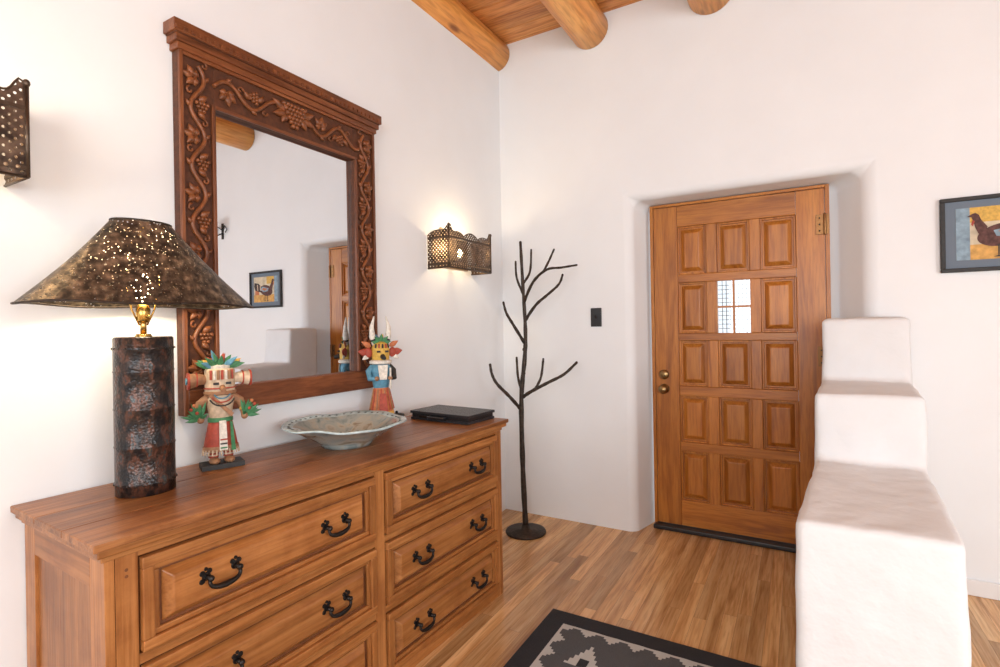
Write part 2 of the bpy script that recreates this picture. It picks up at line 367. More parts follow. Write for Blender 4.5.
for ci,(x0,x1) in enumerate(cols):
    for ri,(z0,z1) in enumerate(rows):
        s=0.012
        if (ci,ri)==(1,3): continue
        for (xa,xb,za,zb) in ((x0,x0+s,z0,z1),(x1-s,x1,z0,z1),(x0+s,x1-s,z0,z0+s),(x0+s,x1-s,z1-s,z1)):
            b.box(xa,xb,dy+0.010,dy+0.03,za,zb,M_doZ)
        b.box(x0,x1,dy+0.024,dy+0.038,z0,z1,M_doZ)
        b.fieldY(dy+0.024,dy+0.006,x0+0.019,x1-0.019,z0+0.019,z1-0.019,0.024,M_doZ)
b.obj('door_1',bevel=0.003)
door=bpy.data.objects['door_1']
b=MB(); x0,x1=cols[1]; z0,z1=rows[3]
xm=(x0+x1)/2; zm_=(z0+z1)/2
b.box(xm-0.006,xm+0.006,dy+0.008,dy+0.02,z0,z1,M_doZ); b.box(x0,x1,dy+0.009,dy+0.02,zm_-0.006,zm_+0.006,M_doX)
for k in range(1,8):
    if k==4: continue
    xx=x0+(x1-x0)*k/8; b.cyl((xx,dy+0.05,z0),(xx,dy+0.05,z1),0.0018,0.0018,M_iron,8)
for k in range(1,12): 
    zc=z0+(z1-z0)*k/12; b.cyl((x0,dy+0.05,zc),(x1,dy+0.05,zc),0.0014,0.0014,M_iron,8)
b.box(x0,x1,dy+0.032,dy+0.034,z0,z1,M_glass)
b.obj('lattice',door)
b=MB(); 
b.lathe([(0.0,0),(0.03,0),(0.03,0.006),(0.012,0.01),(0.011,0.03),(0.024,0.04),(0.028,0.052),(0.02,0.063),(0.0,0.066)],(0,0,0),M_obrass,24)
b.obj('door_knob',door,loc=(-0.752,dy,0.885),rot=(math.radians(90),0,0))
b=MB(); b.lathe([(0.0,0),(0.030,0),(0.030,0.012),(0.022,0.020),(0.0,0.020)],(0,0,0),M_obrass,24); b.box(-0.004,0.004,-0.012,0.012,0.018,0.03,M_obrass)
b.obj('deadbolt',door,loc=(-0.752,dy,0.975),rot=(math.radians(90),0,0))
b=MB()
for zc in (1.83,1.10,0.30):
    b.box(0.083,0.146,dy-0.006,dy-0.0005,zc-0.055,zc+0.055,M_hinge); b.cyl((0.126,dy-0.010,zc-0.058),(0.126,dy-0.010,zc+0.058),0.008,0.008,M_hinge,12)
    for q in (-0.035,0,0.035): b.ell((0.10,dy-0.006,zc+q),(0.005,0.003,0.005),M_iron,seg=8,rg=4)
b.obj('hinges',door,bevel=0.002)
b=MB(); b.box(-0.828,X0-0.002,dy-0.002,dy+0.06,0,2.05,M_doZ); b.box(X1+0.002,0.148,dy-0.002,dy+0.06,0,2.05,M_doZ); b.box(X0-0.002,X1+0.002,dy-0.002,dy+0.06,Z1+0.003,2.05,M_doX)
b.obj('trim_1',bevel=0.003)
b=MB(); b.box(-0.826,0.146,dy-0.05,dy+0.05,0.001,0.028,M_black); b.obj('trim_2',bevel=0.006)

# ------------------------------------------------------------------ adobe stepped half-wall
def lx(y): return -0.022+(y-1.7)*0.090
def rx(y): return 0.354+(y-1.7)*0.060
prof=[(YB-0.004,0.0),(1.675,0.0),(1.69,0.736),(2.395,0.752),(2.420,1.012),(2.88,1.02),(2.90,1.306),(YB-0.004,1.310)]
b=MB(); n=len(prof)
L=[b.av((lx(y),y,z)) for y,z in prof]; R=[b.av((rx(y),y,z)) for y,z in prof]
b.af(L,M_step); b.af(R[::-1],M_step)
for k in range(n): b.af((L[k],L[(k+1)%n],R[(k+1)%n],R[k]),M_step)
o=b.obj('adobe_stepped_partition')
m=o.modifiers.new('B','BEVEL'); m.width=0.018; m.segments=3; m.limit_method='ANGLE'; m.angle_limit=math.radians(30)
m=o.modifiers.new('R','REMESH'); m.mode='VOXEL'; m.voxel_size=0.010; m.use_smooth_shade=True
m=o.modifiers.new('S','SMOOTH'); m.iterations=4; m.factor=0.5
tex=bpy.data.textures.new('adobe','CLOUDS'); tex.noise_scale=0.20
m=o.modifiers.new('D','DISPLACE'); m.texture=tex; m.strength=0.014; m.mid_level=0.5

# ------------------------------------------------------------------ dresser
DR=empty('dresser',(-1.824,0.555,0),(0,0,math.radians(-2.2)))
b=MB(); TH=0.845; LN=1.674; fx=0.487
b.box(0.0,fx-0.02,0.03,LN-0.03,0.03,TH-0.05,M_groove)
for ya,yb,s in ((0.015,0.035,0),(LN-0.035,LN-0.015,1)):
    b.box(0.0,0.07,ya,yb,0.0,TH-0.045,M_dwZ); b.box(fx-0.075,fx,ya,yb,0.0,TH-0.045,M_dwZ)
    for z0,z1 in ((0.03,0.11),(TH-0.125,TH-0.045)): b.box(0.07,fx-0.075,ya,yb,z0,z1,M_dwX)
    yc=ya+0.007 if s==0 else yb-0.007
    b.box(0.07,fx-0.075,min(yc,yc+(0.01 if s==0 else -0.01)),max(yc,yc+(0.01 if s==0 else -0.01)),0.11,TH-0.125,M_dwZ)
b.box(fx-0.022,fx,0.036,0.082,0,TH-0.045,M_dwZ); b.box(fx-0.022,fx,0.822,0.868,0.0,TH-0.045,M_dwZ); b.box(fx-0.022,fx,1.612,LN-0.036,0,TH-0.045,M_dwZ)
zr=[(0.0,0.045),(0.275,0.300),(0.530,0.555),(0.782,TH-0.045)]
for z0,z1 in zr:
    b.box(fx-0.022,fx-0.001,0.082,0.822,z0,z1,M_dwY); b.box(fx-0.022,fx-0.001,0.868,1.612,z0,z1,M_dwY)
for zc in (0.76,0.745,0.30):
    b.cyl((fx-0.001,0.058,zc),(fx+0.0015,0.058,zc),0.004,0.004,M_groove,10)
b.obj('carcass',DR,bevel=0.003)
b=MB()
b.box(0.0,fx+0.004,0.008,LN-0.008,TH-0.052,TH-0.036,M_dwY)
b.box(0.0,fx+0.020,-0.004,LN+0.008,TH-0.036,TH-0.018,M_dwY)
ye0,ye1=-0.014,LN+0.016
for k in range(3):
    xa=(fx+0.028)*k/3; xb_=(fx+0.028)*(k+1)/3
    b.box(xa,xb_,ye0,ye1,TH-0.018,TH,M_dwT)
b.obj('top',DR,bevel=0.003,seg=3)
b=MB()
for (y0,y1) in ((0.082,0.822),(0.868,1.612)):
    for (z0,z1) in ((0.045,0.275),(0.300,0.530),(0.555,0.782)):
        y0a,y1a,z0a,z1a=y0+0.004,y1-0.004,z0+0.004,z1-0.004; f=0.026; xo=fx+0.012
        b.box(fx-0.03,fx-0.008,y0a,y1a,z0a,z1a,M_groove)
        b.box(fx-0.008,xo,y0a,y1a,z0a,z0a+f,M_dwY); b.box(fx-0.008,xo,y0a,y1a,z1a-f,z1a,M_dwY)
        b.box(fx-0.008,xo-0.0005,y0a,y0a+f,z0a+f,z1a-f,M_dwZ); b.box(fx-0.008,xo-0.0005,y1a-f,y1a,z0a+f,z1a-f,M_dwZ)
        g=f; s=0.014
        b.box(fx-0.008,fx+0.003,y0a+g,y1a-g,z0a+g,z0a+g+s,M_dwY); b.box(fx-0.008,fx+0.003,y0a+g,y1a-g,z1a-g-s,z1a-g,M_dwY)
        b.box(fx-0.008,fx+0.003,y0a+g,y0a+g+s,z0a+g+s,z1a-g-s,M_dwZ); b.box(fx-0.008,fx+0.003,y1a-g-s,y1a-g,z0a+g+s,z1a-g-s,M_dwZ)
        q=0.046
        b.fieldX(fx-0.008,fx+0.014,y0a+q,y1a-q,z0a+q,z1a-q,0.020,M_dwY)
b.obj('drawers',DR,bevel=0.003)
b=MB()
for (y0,y1) in ((0.082,0.822),(0.868,1.612)):
    for zc in (0.160,0.415,0.668):
        for yc in (y0+0.185,y1-0.185):
            xf=fx+0.014
            for s in (-1,1):   # lobed back plates
                for (dy_,dz_,rr_) in ((0,0.010,0.012),(0.010,0.020,0.0075),(0.011,0.000,0.0075),(-0.008,0.022,0.007),(0.001,0.029,0.005)):
                    b.cyl((xf-0.001,yc+s*(0.038+dy_),zc+dz_),(xf+0.003,yc+s*(0.038+dy_),zc+dz_),rr_,rr_*0.85,M_iron,12)
                b.cyl((xf,yc+s*0.038,zc+0.010),(xf+0.022,yc+s*0.038,zc+0.010),0.006,0.007,M_iron,10)
                b.ell((xf+0.024,yc+s*0.038,zc+0.010),(0.006,0.008,0.008),M_iron)
            pts=[];rd=[]
            for k in range(17):
                a=math.pi*k/16; yy=yc-0.040*math.cos(a)*(1+0.10*math.sin(a)); drop=math.sin(a)**0.55
                pts.append((xf+0.020+0.006*math.sin(a),yy,zc+0.010-0.028*drop)); rd.append(0.0048+0.003*math.sin(a)**3)
            b.tube(pts,rd,M_iron,8)
            b.ell((xf+0.026,yc,zc-0.019),(0.007,0.009,0.007),M_iron)
b.obj('handles',DR)

# ------------------------------------------------------------------ carved mirror
MI=empty('carved_mirror')
y0,y1,z0,z1=0.975,1.893,1.015,2.245; iy0,iy1,iz0,iz1=1.098,1.763,1.102,2.085
xb,xf=XL+0.003,XL+0.036
b=MB()
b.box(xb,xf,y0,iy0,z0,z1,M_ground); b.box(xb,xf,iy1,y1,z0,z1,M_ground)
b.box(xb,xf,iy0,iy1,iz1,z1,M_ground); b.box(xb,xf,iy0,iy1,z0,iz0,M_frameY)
e=0.013
b.box(xf,xf+0.012,y0,y0+e,z0,z1,M_frame); b.box(xf,xf+0.012,y1-e,y1,z0,z1,M_frame)
b.box(xf,xf+0.012,iy0-e,iy0,iz0,iz1+e,M_frame); b.box(xf,xf+0.012,iy1,iy1+e,iz0,iz1+e,M_frame)
b.box(xf,xf+0.012,iy0,iy1,iz1,iz1+e,M_frameY)
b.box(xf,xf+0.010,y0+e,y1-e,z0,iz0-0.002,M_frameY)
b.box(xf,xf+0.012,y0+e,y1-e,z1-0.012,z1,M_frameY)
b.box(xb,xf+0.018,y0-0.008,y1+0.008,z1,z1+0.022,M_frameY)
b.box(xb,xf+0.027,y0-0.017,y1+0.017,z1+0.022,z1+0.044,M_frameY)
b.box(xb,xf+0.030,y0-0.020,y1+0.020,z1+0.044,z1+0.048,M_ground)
b.box(xb,xf+0.036,y0-0.027,y1+0.027,z1+0.048,z1+0.088,M_frameY)
yy=y0-0.024
while yy<y1+0.015:
    b.box(xf+0.030,xf+0.041,yy,yy+0.014,z1+0.052,z1+0.066,M_frameY); yy+=0.026
b.obj('frame',MI,bevel=0.004)
b=MB(); NX=(1,0,0)
def lobed(base,dirs,size):   # vine leaf: five pointed lobes with a raised midrib
    for (d,k) in dirs:
        b.leaf(base,d,NX,size*k,size*0.30,0.010,M_carve)
        dd=Vector(d).normalized(); p0=Vector(base)+Vector((0.008,0,0)); b.tube([p0,p0+dd*size*k*0.8],[0.0028,0.0015],M_carve,6)
def vine(along,fixed,a0,a1,amp,per,ph=0):
    n=int((a1-a0)/0.006); pts=[]
    def P(a,off,x=0.006):
        return (xf+x,fixed+off,a) if along=='Z' else (xf+x,a,fixed+off)
    def D(da,dl): return (0.08,dl,da) if along=='Z' else (0.08,da,dl)
    for i in range(n+1):
        a=a0+(a1-a0)*i/n; pts.append(P(a,amp*math.sin(2*math.pi*(a-a0)/per+ph)))
    b.tube(pts,0.0075,M_carve,8)
    a=a0+per*0.25; kk=0
    while a<a1-0.03:
        sgn=1 if math.sin(2*math.pi*(a-a0)/per+ph)>0 else -1
        c=P(a,-sgn*0.008,0.004)
        if kk%2==0:
            lobed(c,[(D(0.15,-sgn),1.0),(D(0.9,-sgn*0.65),0.92),(D(-0.75,-sgn*0.75),0.92),(D(1.0,0.15*sgn),0.62),(D(-1.0,0.05*sgn),0.62)],0.047)
        else:   # grape bunch hanging in the bend
            for r in range(4):
                for q in range(4-r):
                    b.ell(P(a+0.018-0.0125*r,-sgn*0.016+(q-(3-r)/2)*0.0125,0.005),(0.010,0.0075,0.0075),M_carve,seg=8,rg=5)
            b.leaf(P(a+0.025,-sgn*0.004),D(0.6,-sgn*0.8),NX,0.040,0.012,0.010,M_carve); b.leaf(P(a-0.01,-sgn*0.002),D(-0.8,-sgn*0.7),NX,0.036,0.011,0.010,M_carve)
        tp=[]
        for q in range(14):
            an=q/13*5.2; rr=0.014*(1-q/16)
            tp.append(P(a+per*0.26+rr*math.cos(an),sgn*0.024+rr*math.sin(an)*sgn,0.005))
        b.tube(tp,0.0040,M_carve,6)
        b.leaf(P(a-0.004,sgn*amp),D(0.6,sgn*0.5),NX,0.028,0.008,0.008,M_carve)
        a+=per/2; kk+=1
ym=(y0+iy0)/2; ym2=(y1+iy1)/2; zm=(iz1+z1)/2+0.002
vine('Z',ym,1.12,2.215,0.024,0.20); vine('Z',ym2,1.12,2.215,0.024,0.20,math.pi)
vine('Y',zm,y0+0.12,1.345,0.032,0.20); vine('Y',zm,1.52,y1-0.10,0.032,0.20,math.pi)
yc=1.432
for r in range(6):
    for k in range(7-r):
        b.ell((xf+0.010,yc-0.050+0.0168*k+0.0084*r,zm+0.044-0.0165*r),(0.012,0.0098,0.0098),M_carve,seg=10,rg=6)
for sgn in (-1,1):
    for d,Lf in (((0.1,sgn,0.5),0.08),((0.1,sgn,-0.3),0.075),((0.1,sgn*0.5,0.9),0.05),((0.1,sgn*0.6,-0.9),0.055)):
        b.leaf((xf+0.004,yc+sgn*0.03,zm+0.01),d,NX,Lf,0.017,0.012,M_carve)
b.obj('relief_carving',MI)
b=MB(); b.box(xf-0.022,xf-0.018,iy0-0.002,iy1+0.002,iz0-0.002,iz1+0.002,M_mirror); b.obj('mirror_glass',MI)
b=MB(); b.box(XL+0.001,XL+0.0025,y0+0.02,y1-0.02,z0+0.02,z1-0.02,M_ground); b.obj('backing',MI)

# ------------------------------------------------------------------ tin sconces
def sconce(yc,zb,power):
    E=empty('pierced_tin_sconce',(XL,yc,zb)); W=0.225; Dp=0.150; Hh=0.185
    b=MB()
    def crest(u,w,h):    # scalloped top edge: three arches and tall corner ears
        t=abs(u)/w
        return h+0.050*math.exp(-((t-0.95)/0.08)**2)+0.030*abs(math.cos(t*math.pi*1.5))**0.6*(1-0.3*t)
    n=60
    lo=[b.av((Dp,-W+2*W*i/n,0)) for i in range(n+1)]; hi=[b.av((Dp,-W+2*W*i/n,crest(-W+2*W*i/n,W,Hh))) for i in range(n+1)]
    for i in range(n): b.af((lo[i],lo[i+1],hi[i+1],hi[i]),M_tin)
    rim=[(Dp,-W+2*W*i/n,crest(-W+2*W*i/n,W,Hh)) for i in range(n+1)]
    for s in (-1,1):
        m=16; lo=[b.av((0.002+(Dp-0.002)*i/m,s*W,0)) for i in range(m+1)]
        sh=[(0.002+(Dp-0.002)*i/m,s*W,Hh+0.046*math.exp(-((i/m-1)/0.16)**2)+0.028*math.sin(math.pi*i/m)**0.7) for i in range(m+1)]
        hi=[b.av(p) for p in sh]
        for i in range(m): b.af((lo[i],lo[i+1],hi[i+1],hi[i]),M_tin)
        b.tube(sh,0.0028,M_tinsolid,6)
    b.tube(rim,0.0028,M_tinsolid,6)
    b.obj('pierced_panels',E,recalc=False)
    b=MB()
    b.tube([(0.003,-W,0),(Dp,-W,0)],0.004,M_tinsolid,6); b.tube([(Dp,-W,0),(Dp,W,0)],0.004,M_tinsolid,6); b.tube([(Dp,W,0),(0.003,W,0)],0.004,M_tinsolid,6)
    for s in (-1,1): b.tube([(Dp,s*W,0),(Dp,s*W,Hh+0.045)],0.005,M_tinsolid,6); b.ell((Dp,s*W,Hh+0.052),(0.008,0.008,0.010),M_tinsolid)
    for zz_ in (0.022,Hh-0.012):
        b.box(Dp-0.001,Dp+0.003,-W,W,zz_-0.005,zz_+0.005,M_tinsolid)
        for s in (-1,1): b.box(0.003,Dp,s*W-0.002,s*W+0.002,zz_-0.005,zz_+0.005,M_tinsolid)
    for k in range(19): b.ell((Dp+0.003,-W+0.02+k*(2*W-0.04)/18,0.022),(0.003,0.005,0.005),M_tinwarm,seg=8,rg=4)
    poly=[(0.001,-W+0.04,0.02),(0.001,W-0.04,0.02),(0.001,W-0.04,Hh+0.03)]
    for k in range(17): a=math.pi*k/16; poly.append((0.001,(W-0.09)*math.cos(a),Hh+0.04+0.035*math.sin(a)+0.008*math.cos(8*a)))
    poly.append((0.001,-W+0.04,Hh+0.03)); b.prism(poly,(0.002,0,0),M_tinwarm)
    b.cyl((0.003,0,0.06),(0.07,0,0.06),0.006,0.006,M_tinsolid,10); b.cyl((0.07,0,0.055),(0.07,0,0.080),0.014,0.012,M_pwhite,14)
    b.ell((0.07,0,0.105),(0.018,0.018,0.028),M_bulb)
    b.obj('fitting',E)
    l=bpy.data.lights.new('sconce_light','POINT'); l.energy=power; l.color=(1,0.76,0.46); l.shadow_soft_size=0.03
    lo=bpy.data.objects.new('bulb_light',l); S.collection.objects.link(lo); lo.location=(0.08,0,0.15); lo.parent=E
sconce(2.580,1.632,5.0)
sconce(0.318,1.695,5.5)

# ------------------------------------------------------------------ table lamp
LX,LY=-1.635,0.782
LA=empty('table_lamp',(LX,LY,TH))
b=MB(); R=0.073
pr=[(0,0.001),(R,0.001),(R,0.03),(R+0.003,0.034),(R,0.038)]
for zc in (0.135,0.24,0.345): pr+=[(R,zc-0.003),(R+0.0018,zc),(R,zc+0.003)]
pr+=[(R,0.405),(R+0.003,0.409),(R,0.413),(R,0.438),(R-0.004,0.442),(0,0.442)]
b.lathe(pr,(0,0,0),M_lbase,48)
for zr_ in (0.032,0.410):
    for k in range(24):
        a=2*math.pi*k/24; b.ell((R*1.02*math.cos(a),R*1.02*math.sin(a),zr_),(0.003,0.003,0.003),M_bronze,seg=6,rg=4)
b.obj('base',LA)
b=MB(); b.cyl((0,0,0.44),(0,0,0.450),0.022,0.018,M_brass); b.cyl((0,0,0.450),(0,0,0.50),0.008,0.008,M_brass,16)
b.lathe([(0.010,0.482),(0.017,0.488),(0.018,0.52),(0.013,0.535),(0.0,0.535)],(0,0,0),M_brass,20)
b.cyl((0.018,0.0,0.50),(0.035,0.0,0.50),0.004,0.004,M_brass,8)
for s in (-1,1): b.tube([(0,s*0.010,0.475),(0,s*0.030,0.52),(0,s*0.048,0.60),(0,s*0.035,0.70),(0,0,0.745)],0.0025,M_brass,6)
b.cyl((0,0,0.74),(0,0,0.778),0.006,0.004,M_brass,10)
b.obj('socket',LA)
b=MB(); b.ell((0,0,0.585),(0.028,0.028,0.042),M_bulb); b.obj('bulb',LA)
b=MB()
n=10; seg=72; rings=[]; SO=0.022
for i in range(n+1):
    t=i/n; ax=0.155+(0.052-0.155)*t; ay=0.306+(0.076-0.306)*t; so=SO*(1-t)
    sag=-0.010*math.sin(math.pi*t); z=0.533+(0.768-0.533)*t
    rings.append([b.av(((ax+sag*0.5)*math.cos(2*math.pi*k/seg),so+(ay+sag)*math.sin(2*math.pi*k/seg)*(1+0.006*math.sin(7*2*math.pi*k/seg)),z+0.003*math.sin(5*2*math.pi*k/seg)*(1-t))) for k in range(seg)])
for a,c in zip(rings,rings[1:]):
    for k in range(seg): b.af((a[k],a[(k+1)%seg],c[(k+1)%seg],c[k]),M_shade,True)
b.obj('shade',LA)
b=MB()
for zz,ax,ay,so in ((0.533,0.155,0.306,SO),(0.768,0.052,0.076,0)):
    b.tube([(ax*math.cos(a*math.pi/36),so+ay*math.sin(a*math.pi/36),zz+(0.003*math.sin(5*a*math.pi/36) if so else 0)) for a in range(73)],0.0032,M_bronze,6)
for a in (0,math.pi): b.tube([(0.052*math.cos(a),0,0.766),(0,0,0.766)],0.002,M_bronze,6)
b.obj('shade_rims',LA)
l=bpy.data.lights.new('lamp_light','POINT'); l.energy=9; l.color=(1,0.84,0.60); l.shadow_soft_size=0.04
lo=bpy.data.objects.new('lamp_light',l); S.collection.objects.link(lo); lo.location=(0,0,0.585+0.06); lo.parent=LA

# ------------------------------------------------------------------ bowl
b=MB()
pr=[(0,0.006),(0.07,0.006),(0.075,0.0),(0.095,0.0),(0.102,0.012),(0.11,0.020),(0.15,0.044),(0.195,0.072),(0.228,0.084),(0.236,0.089),(0.228,0.093),(0.195,0.084),(0.15,0.058),(0.10,0.036),(0.05,0.024),(0.0,0.022)]
def wob(a,j):
    r=pr[j][0]; k=max(0,(r-0.12)/0.11)
    return (1+0.02*k*math.sin(3*a+1)+0.015*k*math.sin(7*a),0.004*k*math.sin(4*a+0.5)+0.002*k*math.sin(9*a))
b.lathe(pr,(0,0,0),lambda j:(M_bowlrim if j in (8,9,10) else M_bowl),96,wob=wob)
for k in range(44):
    a=2*math.pi*k/44; w=wob(a,11); r=0.210*w[0]
    b.ell((r*math.cos(a),r*math.sin(a),0.0885+w[1]*0.9),(0.0055,0.0055,0.0022),M_bowldot,seg=8,rg=4)
b.obj('ceramic_bowl',loc=(-1.55,1.465,TH+0.001))
# ------------------------------------------------------------------ black portfolio + small dish
b=MB()
b.box(-0.18,0.18,-0.105,0.105,0.0,0.012,M_leather); b.box(-0.175,0.175,-0.100,0.100,0.012,0.030,M_black); b.box(-0.182,0.182,-0.107,0.107,0.030,0.042,M_leather)
b.box(-0.12,0.05,-0.112,-0.105,0.012,0.024,M_iron)
b.tube([(-0.05,-0.105,0.022),(-0.05,-0.13,0.022),(0.05,-0.13,0.022),(0.05,-0.105,0.022)],0.005,M_black,8)
b.obj('black_portfolio_case',bevel=0.003,loc=(-1.500,2.11,TH+0.001),rot=(0,0,math.radians(-4)))
b=MB(); b.lathe([(0,0),(0.03,0),(0.036,0.006),(0.038,0.022),(0.034,0.026),(0.0,0.030)],(0,0,0),M_iron,24)
b.ell((0,0,0.034),(0.008,0.008,0.007),M_iron)
b.obj('iron_trinket_box',loc=(-1.750,1.985,TH+0.001))

# ------------------------------------------------------------------ carved folk-art figurines
def figurine1():
    b=MB()
    b.prism([(-0.062,-0.04,0),(0.062,-0.045,0),(0.065,0.035,0),(-0.058,0.04,0)],(0,0,0.014),M_pblack)
    for s in (-1,1):
        b.ell((s*0.022,-0.014,0.022),(0.016,0.028,0.011),M_tan)
        b.tube([(s*0.022,0,0.018),(s*0.021,0,0.045),(s*0.020,0,0.085)],[0.012,0.014,0.018],M_cream,12)
        for z in (0.03,0.04): b.tube([(s*0.022,0,z),(s*0.022,0,z+0.005)],0.0155,M_red,12)
    b.lathe([(0,0.052),(0.050,0.050),(0.052,0.056),(0.044,0.10),(0.034,0.142),(0.0,0.145)],(0,0,0),M_red,28,1,0.72)
    b.lathe([(0.0515,0.050),(0.0540,0.052),(0.0530,0.064),(0.050,0.065)],(0,0,0),M_tan,28,1,0.72,close=True)
    for k in range(14):
        a=-math.pi*k/13; b.tube([(0.052*math.cos(a),0.038*math.sin(a),0.056),(0.055*math.cos(a),0.040*math.sin(a),0.040)],0.0022,M_cream,6)
    b.prism([(-0.012,-0.042,0.055),(0.012,-0.042,0.055),(0.010,-0.030,0.14),(-0.010,-0.030,0.14)],(0,-0.004,0),M_pwhite)
    for k in range(3): b.box(-0.010,0.010,-0.0475,-0.045,0.060+k*0.012,0.064+k*0.012,(M_green,M_pblack,M_red)[k])
    b.prism([(0.024,-0.037,0.050),(0.038,-0.032,0.050),(0.030,-0.026,0.135),(0.022,-0.028,0.135)],(0,-0.003,0),M_green)
    b.lathe([(0.032,0.134),(0.038,0.136),(0.038,0.147),(0.032,0.149)],(0,0,0),M_green,24,1,0.75,close=True)
    b.tube([(0,0,0.14),(0,0,0.17),(0,0,0.205),(0,0,0.225)],[0.031,0.037,0.043,0.028],M_cream,20,flat=0.8)
    for zc,rr,m in ((0.214,0.024,M_blue),(0.208,0.031,M_red),(0.202,0.037,M_pblack)):
        b.tube([(rr*math.sin(t),-0.033-0.004*math.cos(t),zc+0.010-rr*0.75*math.cos(t)) for t in [(-1.3+2.6*k/12) for k in range(13)]],0.0022,m,6)
    b.prism([(-0.040,-0.026,0.215),(-0.030,-0.030,0.220),(0.032,-0.036,0.160),(0.026,-0.036,0.150)],(0,-0.004,0),M_tan)
    for s in (-1,1):
        b.tube([(s*0.034,0,0.208),(s*0.060,-0.003,0.192),(s*0.068,-0.012,0.165),(s*0.064,-0.034,0.150)],[0.014,0.013,0.011,0.009],M_tan,12)
        b.ell((s*0.064,-0.040,0.150),(0.011,0.012,0.011),M_tan)
        b.tube([(s*0.0675,-0.010,0.172),(s*0.068,-0.013,0.164)],0.0135,M_yel,12)
        for k in range(11):
            a=-0.25+k/10*(math.pi+0.1)
            b.leaf((s*0.066,-0.042,0.152),(s*(0.40+0.65*math.cos(a)),-0.25+0.35*math.sin(k*1.7),0.15+0.9*math.sin(a)),(0,-1,0.2*math.sin(k)),0.044+0.010*(k%2),0.006,0.003,M_green)
        for q in range(3): b.ell((s*(0.076+0.008*q),-0.055,0.172+0.011*((q*2)%3)),(0.005,0.005,0.005),(M_red,M_orange,M_red)[q])
    # case mask
    b.tube([(0,0,0.222),(0,0,0.224),(0,0,0.288),(0,0,0.294)],[0.040,0.045,0.045,0.040],M_cream,24,flat=0.85)
    b.lathe([(0.034,0.214),(0.048,0.218),(0.049,0.225),(0.042,0.229)],(0,0,0),M_tan,24,1,0.85,close=True)
    for k in range(7):
        a=-math.pi/2+(-0.75+0.25*k); b.tube([(0.0455*math.cos(a),0.0385*math.sin(a)-0.0006,0.262),(0.0455*math.cos(a),0.0385*math.sin(a)-0.0006,0.290)],0.0042,(M_red,M_pwhite,M_tan)[k%3],6)
    for s in (-1,1): b.box(s*0.018-0.008,s*0.018+0.008,-0.040,-0.034,0.247,0.254,M_pblack)
    b.tube([(0,-0.034,0.238),(0,-0.060,0.232)],[0.010,0.007],M_tan,12)
    b.tube([(0.046*math.cos(t),0.039*math.sin(t),0.236) for t in [-math.pi*k/16 for k in range(17)]],0.0022,M_red,6)
    for s in (-1,1):
        b.tube([(s*0.040,0,0.262),(s*0.060,0,0.264),(s*0.088,0,0.260)],[0.014,0.017,0.023],M_tan if s<0 else M_cream,16)
        b.cyl((s*0.088,0,0.260),(s*0.094,0,0.260),0.025,0.025,M_red,16)
        b.cyl((s*0.094,0,0.260),(s*0.098,0,0.260),0.010,0.010,M_blue,12)
        b.tube([(s*0.066,0,0.263),(s*0.070,0,0.263)],0.021,M_red,14)
    b.lathe([(0.0,0.290),(0.030,0.292),(0.032,0.302),(0.0,0.306)],(0,0,0),M_pwhite,20)
    cols=[M_green,M_blue,M_red,M_green,M_yel,M_green,M_blue,M_green,M_red]
    for k in range(19):
        a=math.pi*(0.03+0.94*k/18)
        b.leaf((0.020*math.cos(a),0.006*(k%3-1),0.298),(math.cos(a)*1.5,-0.5+0.5*(k%3),0.25+0.35*math.sin(a)),(0,-1,0.3),0.056-0.010*(k%2),0.009,0.0035,cols[k%9])
    b.leaf((0,0.0,0.298),(-0.5,-0.3,1.0),(0,-1,0),0.05,0.007,0.003,M_green); b.leaf((0,0.0,0.298),(0.4,-0.1,1.0),(0,-1,0),0.045,0.007,0.003,M_red)
    return b.obj('kachina_figurine',bevel=0.0015,loc=(-1.690,1.040,TH+0.001),rot=(0,0,math.radians(70)))
f=figurine1(); f.scale=(1.02,0.95,1.12)
